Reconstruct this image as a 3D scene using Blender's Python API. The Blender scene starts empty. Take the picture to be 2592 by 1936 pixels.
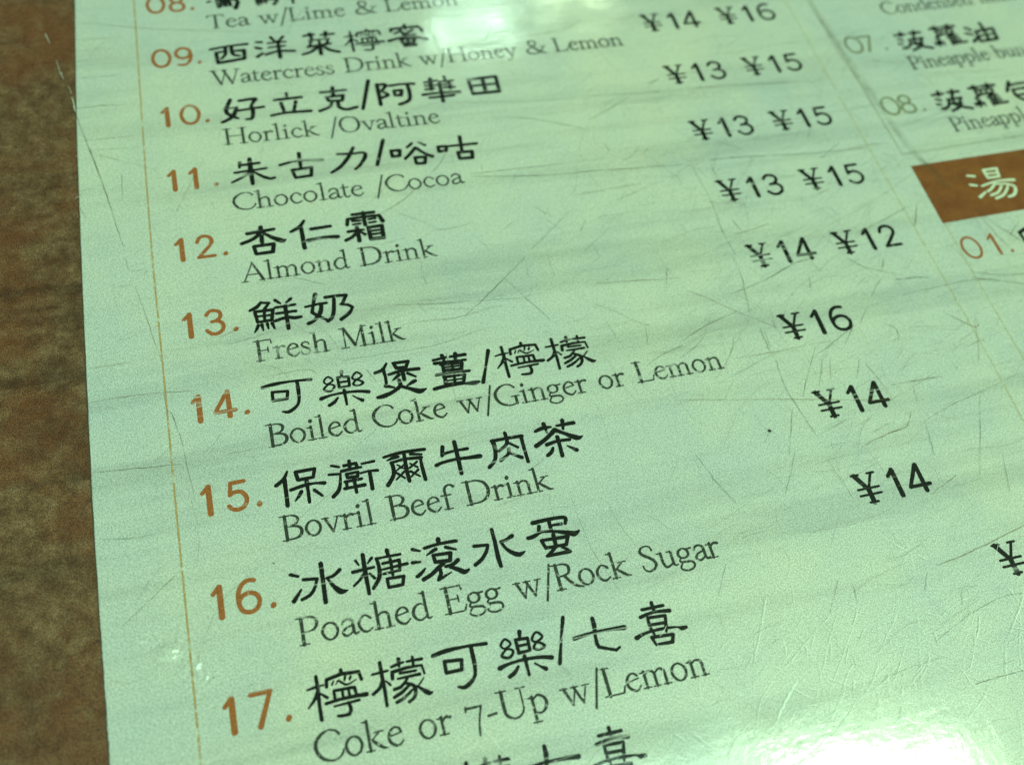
# Close-up of a worn laminated cafe menu. Lengths on the page are given in mm
# (x to the right, y down the page, origin at the foot of number 09) and built in metres.
import bpy, math, random
from mathutils import Vector, Matrix

sc = bpy.context.scene
# ------------------------------------------------------------------ camera
cam_d = bpy.data.cameras.new('camera')
cam = bpy.data.objects.new('camera', cam_d)
sc.collection.objects.link(cam)
rot = Matrix(((0.964956, 0.163571, -0.205193), (-0.244641, 0.843622, -0.477968), (0.094924, 0.511417, 0.854074)))
cam.matrix_world = Matrix.Translation((0.010107, -0.10039, 0.087409)) @ rot.to_4x4()
cam_d.sensor_width = 36
cam_d.lens = 34.82
cam_d.clip_start = 0.002
cam_d.clip_end = 20
cam_d.dof.use_dof = True
cam_d.dof.focus_distance = 0.0965
cam_d.dof.aperture_fstop = 24
sc.camera = cam
# ------------------------------------------------------------------ room light
world = bpy.data.worlds.new('World')
sc.world = world
world.use_nodes = True
bg = world.node_tree.nodes['Background']
bg.inputs[0].default_value = (0.64, 1.0, 0.70, 1)
bg.inputs[1].default_value = 0.10
sc.view_settings.view_transform = 'Standard'
sc.view_settings.look = 'None'
sc.view_settings.exposure = 0
sc.view_settings.gamma = 1


def panel_lamp(name, loc, sx, sy, rz, radiance, col):
    d = bpy.data.lights.new(name, 'AREA')
    d.shape = 'RECTANGLE'
    d.size = sx
    d.size_y = sy
    d.energy = radiance * math.pi * sx * sy
    d.color = col
    o = bpy.data.objects.new(name, d)
    sc.collection.objects.link(o)
    o.location = loc
    o.rotation_euler = (0, 0, rz)
    return o


# big ceiling panel above the near edge of the table, small lamps farther down the room
panel_lamp('ceiling_panel_lamp', (0.745, -0.172, 1.5), 0.34, 0.39, math.radians(-8.7), 54, (0.66, 1.0, 0.62))
panel_lamp('ceiling_panel_lamp', (0.400, -0.110, 1.5), 0.34, 0.36, math.radians(-8.7), 11, (0.56, 1.0, 0.72))
panel_lamp('fill_lamp', (-0.55, -0.95, 1.6), 0.9, 0.9, 0.0, 8.8, (0.58, 1.0, 0.66))  # unseen fill, added behind the camera to brighten the page
panel_lamp('far_lamp', (0.545, 1.765, 1.5), 0.20, 0.08, 0.02, 27, (0.66, 1.0, 0.74))
panel_lamp('far_lamp', (0.762, 1.885, 1.5), 0.065, 0.12, 0.0, 27, (0.72, 1.0, 0.6))
panel_lamp('far_lamp', (0.885, 1.885, 1.5), 0.075, 0.12, 0.0, 27, (0.78, 1.0, 0.55))
panel_lamp('side_fill_lamp', (-1.7, 0.6, 1.7), 0.9, 0.9, 0.0, 1.5, (0.74, 0.93, 0.84))  # added cool fill from the left, out of the reflections
panel_lamp('side_fill_lamp', (2.9, 0.5, 1.9), 1.2, 1.2, 0.0, 1.2, (0.80, 1.0, 0.50))  # added yellow-green fill from the right, likewise unseen

MM = 0.001


def W(x, y, z=0.0):
    return (x * MM, -y * MM, z * MM)


# ------------------------------------------------------------------ materials
def coat_group():
    """the scratched, slightly rippled gloss of the laminate film: gives one normal for the coat"""
    g = bpy.data.node_groups.new('laminate_relief', 'ShaderNodeTree')
    g.interface.new_socket('Normal', in_out='OUTPUT', socket_type='NodeSocketVector')
    g.interface.new_socket('Roughness', in_out='OUTPUT', socket_type='NodeSocketFloat')
    N, L = g.nodes, g.links
    out = N.new('NodeGroupOutput')
    geo = N.new('ShaderNodeNewGeometry')
    prev = None

    def noise(scale, detail, stretch, rz=0.0):
        mp = N.new('ShaderNodeMapping')
        mp.inputs['Scale'].default_value = stretch
        mp.inputs['Rotation'].default_value = (0, 0, rz)
        L.new(geo.outputs['Position'], mp.inputs['Vector'])
        n = N.new('ShaderNodeTexNoise')
        n.inputs['Scale'].default_value = scale
        n.inputs['Detail'].default_value = detail
        L.new(mp.outputs[0], n.inputs['Vector'])
        return n.outputs['Fac']

    # ripples of the film, then brushed fine scratches in two directions
    for src, dist, strength in (
            (noise(60, 2, (1, 1.6, 1)), 0.0005, 0.14),
            (noise(900, 3, (1, 0.12, 1), 0.9), 0.000025, 0.28),
            (noise(1100, 3, (0.10, 1, 1), -0.15), 0.000025, 0.2),
            (noise(1500, 2, (1, 1, 1)), 0.00002, 0.3)):
        b = N.new('ShaderNodeBump')
        b.inputs['Strength'].default_value = strength
        b.inputs['Distance'].default_value = dist
        L.new(src, b.inputs['Height'])
        if prev:
            L.new(prev, b.inputs['Normal'])
        prev = b.outputs[0]
    L.new(prev, out.inputs['Normal'])
    r = N.new('ShaderNodeMapRange')
    r.inputs['To Min'].default_value = 0.03
    r.inputs['To Max'].default_value = 0.16
    L.new(noise(260, 3, (1, 0.3, 1), 0.7), r.inputs['Value'])
    L.new(r.outputs[0], out.inputs['Roughness'])
    return g


RELIEF = coat_group()


def laminated(name, build_colour, spec_rough=0.38, spec=0.25):
    m = bpy.data.materials.new(name)
    m.use_nodes = True
    N, L = m.node_tree.nodes, m.node_tree.links
    p = N['Principled BSDF']
    p.inputs['Roughness'].default_value = spec_rough
    p.inputs['Specular IOR Level'].default_value = spec
    p.inputs['Coat Weight'].default_value = 1.0
    p.inputs['Coat IOR'].default_value = 1.5
    r = N.new('ShaderNodeGroup')
    r.node_tree = RELIEF
    L.new(r.outputs['Normal'], p.inputs['Coat Normal'])
    L.new(r.outputs['Roughness'], p.inputs['Coat Roughness'])
    geo = N.new('ShaderNodeNewGeometry')
    build_colour(N, L, p, geo.outputs['Position'])
    return m


def tex(N, L, pos, scale, detail=3, rough=0.55, stretch=(1, 1, 1), rz=0.0):
    mp = N.new('ShaderNodeMapping')
    mp.inputs['Scale'].default_value = stretch
    mp.inputs['Rotation'].default_value = (0, 0, rz)
    L.new(pos, mp.inputs['Vector'])
    n = N.new('ShaderNodeTexNoise')
    n.inputs['Scale'].default_value = scale
    n.inputs['Detail'].default_value = detail
    n.inputs['Roughness'].default_value = rough
    L.new(mp.outputs[0], n.inputs['Vector'])
    return n.outputs['Fac']


def ramp(N, L, fac, stops):
    r = N.new('ShaderNodeValToRGB')
    while len(r.color_ramp.elements) < len(stops):
        r.color_ramp.elements.new(0.5)
    for e, (p, c) in zip(r.color_ramp.elements, stops):
        e.position = p
        e.color = (*c, 1) if len(c) == 3 else c
    L.new(fac, r.inputs[0])
    return r.outputs[0]


def mix(N, L, a, b, fac, mode='MIX'):
    n = N.new('ShaderNodeMix')
    n.data_type = 'RGBA'
    n.blend_type = mode
    if hasattr(fac, 'links') or hasattr(fac, 'is_linked'):
        L.new(fac, n.inputs[0])
    else:
        n.inputs[0].default_value = fac
    for s, v in ((n.inputs[6], a), (n.inputs[7], b)):
        if hasattr(v, 'is_linked'):
            L.new(v, s)
        else:
            s.default_value = (*v, 1)
    return n.outputs[2]


def grain(N, L, pos, amp):
    """paper tooth: fine light and dark flecks"""
    f = tex(N, L, pos, 8500, 1, 0.9)
    return ramp(N, L, f, [(0.36, (1 - amp,) * 3), (0.64, (1 + amp,) * 3)])


def paper_colour(N, L, p, pos):
    # pale printed panel with faint grey streaks lying across the page like wood grain
    c = ramp(N, L, tex(N, L, pos, 25, 3), [(0.3, (0.44, 0.455, 0.47)), (0.7, (0.52, 0.50, 0.445))])
    st = tex(N, L, pos, 42, 4, 0.6, (0.22, 3.2, 1), 0.03)
    c = mix(N, L, c, ramp(N, L, st, [(0.34, (0.74, 0.76, 0.76)), (0.47, (1, 1, 1))]), 0.7, 'MULTIPLY')
    st2 = tex(N, L, pos, 120, 3, 0.6, (0.16, 3.0, 1), -0.04)
    c = mix(N, L, c, ramp(N, L, st2, [(0.32, (0.84, 0.84, 0.84)), (0.46, (1, 1, 1))]), 0.6, 'MULTIPLY')
    bl = tex(N, L, pos, 160, 2)
    c = mix(N, L, c, ramp(N, L, bl, [(0.3, (0.94, 0.96, 0.98)), (0.7, (1.03, 1.02, 0.98))]), 1.0, 'MULTIPLY')
    c = mix(N, L, c, grain(N, L, pos, 0.34), 1.0, 'MULTIPLY')
    L.new(c, p.inputs['Base Color'])


def ink(name, col, body, lo, hi, scale=1500):
    """printed ink, thin enough for the paper to show in flecks and worn away along fine scratches"""
    def f(N, L, p, pos):
        a = tex(N, L, pos, scale, 3, 0.65)
        k = ramp(N, L, a, [(lo, (0, 0, 0)), (hi, (1, 1, 1))])
        w = tex(N, L, pos, 330, 2, 0.6)
        k = mix(N, L, k, ramp(N, L, w, [(0.22, (0.5,) * 3), (0.34, (1, 1, 1))]), 1.0, 'MULTIPLY')
        for rz, st, sc_ in ((0.7, (0.10, 1.0, 1), 260), (-0.9, (0.10, 1.0, 1), 210), (0.1, (0.08, 1.0, 1), 320)):
            n = tex(N, L, pos, sc_, 1, 0.5, st, rz)
            line = ramp(N, L, n, [(0.490, (1, 1, 1)), (0.50, (0.4,) * 3), (0.510, (1, 1, 1))])
            gate = ramp(N, L, tex(N, L, pos, 75, 2, 0.5, (1, 1, 1), rz), [(0.54, (0, 0, 0)), (0.62, (1, 1, 1))])
            k = mix(N, L, k, mix(N, L, (1, 1, 1), line, gate), 1.0, 'MULTIPLY')
        k = mix(N, L, (0, 0, 0), k, body)
        c = mix(N, L, (0.50, 0.51, 0.47), col, k)
        c = mix(N, L, c, grain(N, L, pos, 0.3), 1.0, 'MULTIPLY')
        L.new(c, p.inputs['Base Color'])
    return laminated(name, f, 0.5, 0.08)


def brown_colour(N, L, p, pos):
    c = ramp(N, L, tex(N, L, pos, 600, 4, 0.75), [(0.34, (0.085, 0.036, 0.016)), (0.50, (0.138, 0.068, 0.034)), (0.66, (0.200, 0.112, 0.062))])
    g = tex(N, L, pos, 70, 5, 0.65)
    c = mix(N, L, c, (0.135, 0.040, 0.014), ramp(N, L, g, [(0.46, (0, 0, 0)), (0.60, (0.7,) * 3)]))
    c = mix(N, L, c, ramp(N, L, tex(N, L, pos, 60, 6, 0.8), [(0.38, (0.55,) * 3), (0.56, (1, 1, 1))]), 0.7, 'MULTIPLY')
    d = tex(N, L, pos, 60, 5, 0.7, (0.16, 2.6, 1), 0.13)
    c = mix(N, L, c, ramp(N, L, d, [(0.36, (0.45,) * 3), (0.44, (1, 1, 1))]), 0.6, 'MULTIPLY')
    c = mix(N, L, c, grain(N, L, pos, 0.7), 1.0, 'MULTIPLY')
    L.new(c, p.inputs['Base Color'])


def header_colour(N, L, p, pos):
    c = ramp(N, L, tex(N, L, pos, 420, 3), [(0.3, (0.165, 0.042, 0.010)), (0.7, (0.225, 0.074, 0.017))])
    c = mix(N, L, c, grain(N, L, pos, 0.25), 1.0, 'MULTIPLY')
    L.new(c, p.inputs['Base Color'])


M_PAPER = laminated('pale_green_paper', paper_colour, 0.36, 0.3)
M_BROWN = laminated('brown_parchment_print', brown_colour, 0.5)
M_BLACK = ink('black_ink', (0.006, 0.008, 0.006), 1.0, 0.22, 0.34)
M_GREY = ink('grey_screened_ink', (0.012, 0.018, 0.012), 0.96, 0.29, 0.41, 2600)
M_OCHRE = ink('ochre_ink', (0.30, 0.086, 0.020), 0.98, 0.24, 0.36, 2600)
M_OLIVE = ink('olive_ink', (0.13, 0.125, 0.045), 0.9, 0.24, 0.36, 2600)
M_RULE = ink('ochre_rule_ink', (0.36, 0.20, 0.05), 0.85, 0.30, 0.46, 900)
M_RULE3 = ink('faded_rule_ink', (0.36, 0.26, 0.10), 0.55, 0.30, 0.46, 900)
M_RULE2 = ink('grey_rule_ink', (0.22, 0.21, 0.12), 0.55, 0.30, 0.46, 900)
M_HEAD = laminated('brown_header_print', header_colour)
M_HTEXT = laminated('pale_header_lettering', lambda N, L, p, pos: L.new(mix(N, L, (0.60, 0.62, 0.50), grain(N, L, pos, 0.2), 1.0, 'MULTIPLY'), p.inputs['Base Color']))


def groove(name, col, alpha):
    """colour in a scratch of the film (dirt; white wear and glint): broken, half transparent"""
    m = bpy.data.materials.new(name)
    m.use_nodes = True
    N, L = m.node_tree.nodes, m.node_tree.links
    p = N['Principled BSDF']
    p.inputs['Roughness'].default_value = 0.5
    geo = N.new('ShaderNodeNewGeometry')
    p.inputs['Base Color'].default_value = (*col, 1)
    a = ramp(N, L, tex(N, L, geo.outputs['Position'], 380, 3, 0.7), [(0.36, (alpha * 0.35,) * 3), (0.62, (alpha,) * 3)])
    L.new(a, p.inputs['Alpha'])
    return m


M_SCR = groove('dirt_in_scratches', (0.085, 0.085, 0.035), 0.72)
M_SCR_O = groove('rusty_dirt_in_scratches', (0.19, 0.115, 0.03), 0.78)
M_HAIR = groove('fine_scratch_dirt', (0.075, 0.072, 0.03), 0.6)
M_CREASE = groove('grey_crease_dirt', (0.12, 0.12, 0.06), 0.32)
M_SCR_L = groove('whitened_scratches_and_glint', (0.85, 0.88, 0.82), 0.8)  # white also stands in for the glint of scratches near the glare
M_EDGE_SHADOW = laminated('painted_edge_shadow', lambda N, L, p, pos: p.inputs['Base Color'].__setattr__('default_value', (0.075, 0.048, 0.028, 1)), 0.5, 0.08)  # dark brown used as painted contact shadow beside the panel
M_SPECK = laminated('dark_speck', lambda N, L, p, pos: p.inputs['Base Color'].__setattr__('default_value', (0.02, 0.018, 0.012, 1)))


def table_mat():
    m = bpy.data.materials.new('table_wood')
    m.use_nodes = True
    N, L = m.node_tree.nodes, m.node_tree.links
    p = N['Principled BSDF']
    geo = N.new('ShaderNodeNewGeometry')
    c = ramp(N, L, tex(N, L, geo.outputs['Position'], 18, 4, 0.6, (0.2, 2, 1)), [(0.3, (0.05, 0.028, 0.014)), (0.7, (0.12, 0.07, 0.035))])
    L.new(c, p.inputs['Base Color'])
    p.inputs['Roughness'].default_value = 0.35
    return m


# ------------------------------------------------------------------ mesh helpers
def link(name, verts, faces, mat, parent=None, kind=None, smooth=False):
    me = bpy.data.meshes.new(name)
    me.from_pydata(verts, [], faces)
    me.materials.append(mat)
    me.update()
    o = bpy.data.objects.new(name, me)
    sc.collection.objects.link(o)
    if parent:
        o.parent = parent
    if kind:
        o['kind'] = kind
    return o


def relief(x, y):
    h = 0.0
    # an irregular pucker of the film running diagonally beside number 17
    dx, dy = x + 3.3, y - 73.3
    u = dx * 0.77 + dy * 0.64
    w = -dx * 0.64 + dy * 0.77
    if abs(u) < 12 and abs(w) < 4:
        k = dx * 0.85 + dy * 0.53
        e1 = math.exp(-((u + 1.6) / 2.6) ** 2 - ((w + 0.15) / (0.8 + 0.15 * math.sin(1.7 * u))) ** 2)
        e2 = math.exp(-((u - 1.7) / 1.9) ** 2 - ((w - 0.1) / (0.75 + 0.25 * math.sin(2.3 * u + 1))) ** 2)
        h += 0.135 * e1 * math.sin(k * 2.5 + 0.9 * math.sin(w * 1.3 + 0.5)) + 0.05 * e1
        h += 0.046 * e2 * math.sin(k * 7.4 + 1.3 * math.sin(w * 2.6 + 1.9 * u) + 1.1 * math.sin(k * 3.1))

    return h


class Print:
    """flat printed strokes gathered into one mesh; each stroke lies a hair above the one before"""
    def __init__(self, z=0.020):
        self.v, self.f, self.z = [], [], z

    def ribbon(self, pts, caps=True):
        """pts: (x, y, width) in page mm"""
        z = self.z
        self.z += 0.0004
        n = len(pts)
        L_, R_ = [], []
        loop = n > 3 and pts[0][:2] == pts[-1][:2]
        caps = caps and not loop
        for i, (x, y, w) in enumerate(pts):
            a = pts[i - 1] if i else (pts[-2] if loop else pts[0])
            b = pts[i + 1] if i < n - 1 else (pts[1] if loop else pts[-1])
            dx, dy = b[0] - a[0], b[1] - a[1]
            l = math.hypot(dx, dy) or 1e-6
            nx, ny = -dy / l, dx / l
            L_.append((x + nx * w / 2, y + ny * w / 2))
            R_.append((x - nx * w / 2, y - ny * w / 2))
        poly = list(L_)
        base = len(self.v)
        k = 5

        def cap(c, d):
            x, y, w = c
            a0 = math.atan2(d[1], d[0])
            return [(x + math.cos(a0 + t) * w / 2, y + math.sin(a0 + t) * w / 2) for t in [math.pi / 2 - math.pi * j / (k + 1) for j in range(1, k + 1)]]
        for p in L_ + R_:
            self.v.append(W(p[0], p[1], z + relief(p[0], p[1])))
        for i in range(n - 1):
            self.f.append((base + i, base + n + i, base + n + i + 1, base + i + 1))
        if caps:
            for end in (0, 1):
                c = pts[-1] if end else pts[0]
                q = pts[-2] if end else pts[1]
                d = (c[0] - q[0], c[1] - q[1])
                cp = cap(c, d)
                i0 = len(self.v)
                for p in cp:
                    self.v.append(W(p[0], p[1], z + relief(p[0], p[1])))
                left, right = (base + n - 1, base + 2 * n - 1) if end else (base + n, base)
                self.f.append((left, *range(i0, i0 + k), right))

    def stroke(self, fl, pts):
        if 'o' in fl:
            pts = pts + [pts[0]]
        if '~' in fl and len(pts) > 2:
            out = []
            n = len(pts)
            closed = 'o' in fl
            for i in range(n - 1):
                p1, p2 = pts[i], pts[i + 1]
                p0 = pts[i - 1] if i else (pts[-2] if closed else p1)
                p3 = pts[i + 2] if i + 2 < n else (pts[1] if closed else p2)
                for s in range(5):
                    t = s / 5
                    out.append(tuple(0.5 * (2 * b + (c - a) * t + (2 * a - 5 * b + 4 * c - d) * t * t + (3 * b - a - 3 * c + d) * t ** 3)
                                     for a, b, c, d in zip(p0, p1, p2, p3)))
            out.append(pts[-1])
            self.ribbon(out)
        else:
            for a, b in zip(pts, pts[1:]):
                self.ribbon([a, b])

    def done(self, name, mat, parent, label=None):
        # page y runs down, so turn every face to look up
        o = link(name, self.v, [tuple(reversed(f)) for f in self.f], mat, parent)
        me = o.data
        if sum(p.normal.z for p in me.polygons) < 0:
            me.flip_normals()
        if label:
            o['label'] = label
        return o


def parse(txt):
    g, cur = {}, None
    for l in txt.strip().splitlines():
        l = l.strip()
        if not l:
            continue
        if l[0] == '@' :
            a = l[1:].split()
            cur = a[0]
            g[cur] = [float(a[1]) if len(a) > 1 else 0, []]
            continue
        fl = ''
        while l[0] in '~o':
            fl += l[0]
            l = l[1:]
        g[cur][1].append((fl, [tuple(float(v) for v in p.split(',')) for p in l.split()]))
    return g


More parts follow.
